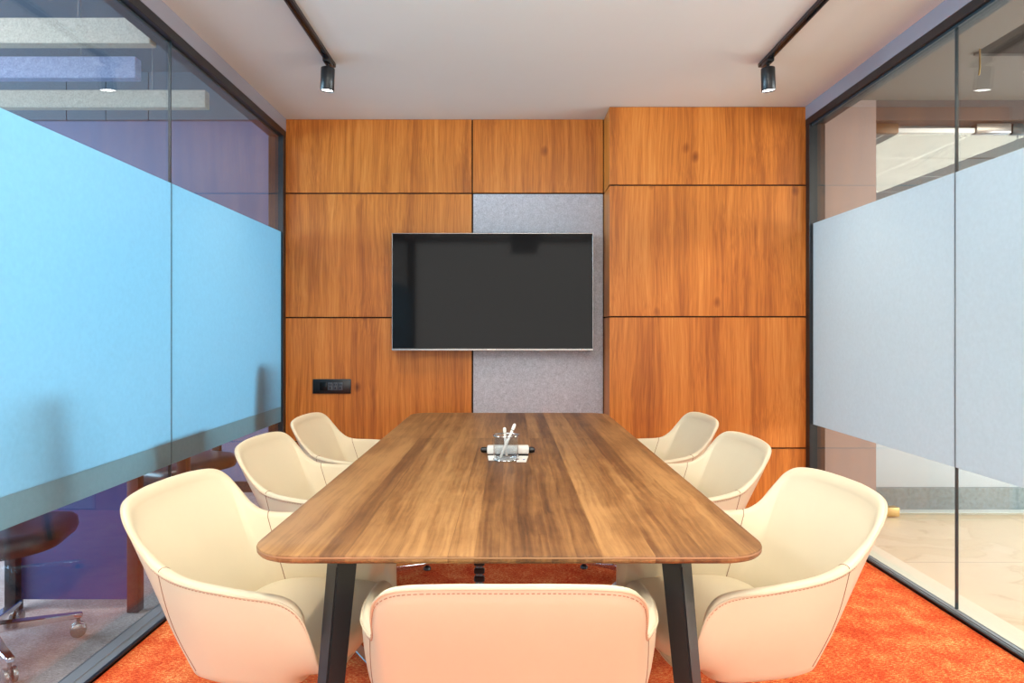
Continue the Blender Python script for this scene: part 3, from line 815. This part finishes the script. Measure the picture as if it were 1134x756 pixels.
# raised platform, ceiling tiles and white wall past the door
sbox('floor_platform', (2.1, 4.43, 0), (7, 9, .150), principled('white stone', srgb(206, 208, 210), .5))
sbox('trim_platform_riser', (2.1, 4.395, .002), (7, 4.43, .148), M_GRANITE)
sbox('trim_sill', (2.372, 4.321, 0), (7, 4.394, .004), M_WHITEP)
sbox('ceiling_tiles', (2.0, 4.321, 2.55), (7, 9, 2.60), M_TILES)
sbox('trim_ceiling_slot', (3.19, 5.030, 2.546), (4.5, 5.047, 2.5499), M_BLACK)
sbox('wall_far_end', (2.0, 9, 0), (7, 9.1, 2.6), M_WHITEP)
sbox('wall_platform_left', (1.99, 4.44, 0), (2.09, 9, 2.54), M_CORR)
sbox('wall_corridor_near', (2.11, YR - .1, 0), (7, YR, 3.2), M_CORR)
# right window wall
w2 = empty('window_2', (7, 0, 0)); w2['kind'] = 'structure'
bm = bmesh.new(); box(bm, (0, YR, 0), (.1, 9, .25)); box(bm, (0, YR, 2.62), (.1, 9, 3.2)); link('parapet', bm, M_WHITEP, w2, smooth=False)
for k in range(8):
    y = YR + .05 + k * 1.48
    bm = bmesh.new(); box(bm, (.02, y - .03, .25), (.08, y + .03, 2.62)); link('mullion', bm, M_WHITEP, w2, smooth=False)

# ------------------------------------------------------------------ lights
def area(name, loc, rot, sx, sy, e, col):
    l = bpy.data.lights.new(name, 'AREA'); l.shape = 'RECTANGLE'; l.size = sx; l.size_y = sy; l.energy = e; l.color = col
    o = bpy.data.objects.new(name, l); COL.objects.link(o); o.location = loc; o.rotation_euler = rot; return o
area('ceiling_fill_light', (.19, .55, H - .012), (0, 0, 0), 2.2, 2.2, 27, (1, .96, .87))  # added fill under the ceiling, no panel fixture there
area('rear_fill_light', (.19, YR + .03, 1.35), (R(90), 0, 0), 3.3, 2.5, 56, (1, .985, .93))  # added soft fill in front of the solid rear wall, no doorway there
# added pendant, out of view, made to carry upward fill for the ceiling
pl = empty('added_uplight', (.19, .75, 2.26)); tag(pl, 'added slim black pendant above the camera, unseen fill for the ceiling', 'added lamp')
bm = bmesh.new(); box(bm, (-.17, -.95, 0), (.17, .95, .03), .004); link('housing', bm, M_BLACK, pl)
for sy in (-.8, .8):
    bm = bmesh.new(); tube(bm, [(0, sy, .03), (0, sy, H - 2.26)], .003, 6); link('hanging_wire', bm, M_SILVER, pl)
area('added_up_fill', (.19, .75, 2.292), (R(180), 0, 0), .30, 1.85, 72, (.98, 1, .94))
area('window_light_left', (-6.8, 1.9, 1.9), (0, R(-90), 0), 2.0, 6.4, 600, (.48, .76, .97))
area('left_room_fill_light', (-3.4, 1.2, 3.12), (0, 0, 0), 1.5, 2.5, 110, (1, .92, .92))  # added to brighten the left room, no ceiling fixture there
area('window_light_right', (6.8, 2.0, 1.4), (0, R(90), 0), 1.9, 7, 400, (1, .96, .9))
area('corridor_fill_light', (3.4, 2.2, 2.68), (0, 0, 0), 1.0, 3.0, 60, (1, .88, .70))  # added area light over the corridor, without any fixture
area('platform_area_light', (4.2, 6.6, 2.53), (0, 0, 0), 2.5, 2.5, 25, (.95, .98, 1))  # bare area light just under the tiles, no lamp body
world = bpy.data.worlds.new('sky'); sc.world = world; world.use_nodes = True
bg = world.node_tree.nodes['Background']; bg.inputs[0].default_value = (.72, .84, 1, 1); bg.inputs[1].default_value = 1.2

# ------------------------------------------------------------------ camera
cam = bpy.data.cameras.new('camera'); co = bpy.data.objects.new('camera', cam); COL.objects.link(co)
co.location = (0, 0, 1.2); co.rotation_euler = (PI / 2, 0, 0)
cam.sensor_width = 36; cam.lens = 720 / 1134 * 36
cam.shift_x = 3 / 1134; cam.shift_y = -10 / 1134; cam.clip_start = .05
sc.camera = co
sc.view_settings.view_transform = 'Standard'; sc.view_settings.look = 'None'
sc.view_settings.exposure = .4; sc.view_settings.gamma = 1; sc.view_settings.use_curve_mapping = False
cy = sc.cycles
cy.use_denoising = True; cy.max_bounces = 10; cy.diffuse_bounces = 5; cy.glossy_bounces = 5; cy.transmission_bounces = 8
cy.transparent_max_bounces = 24; cy.caustics_reflective = False; cy.sample_clamp_indirect = 6
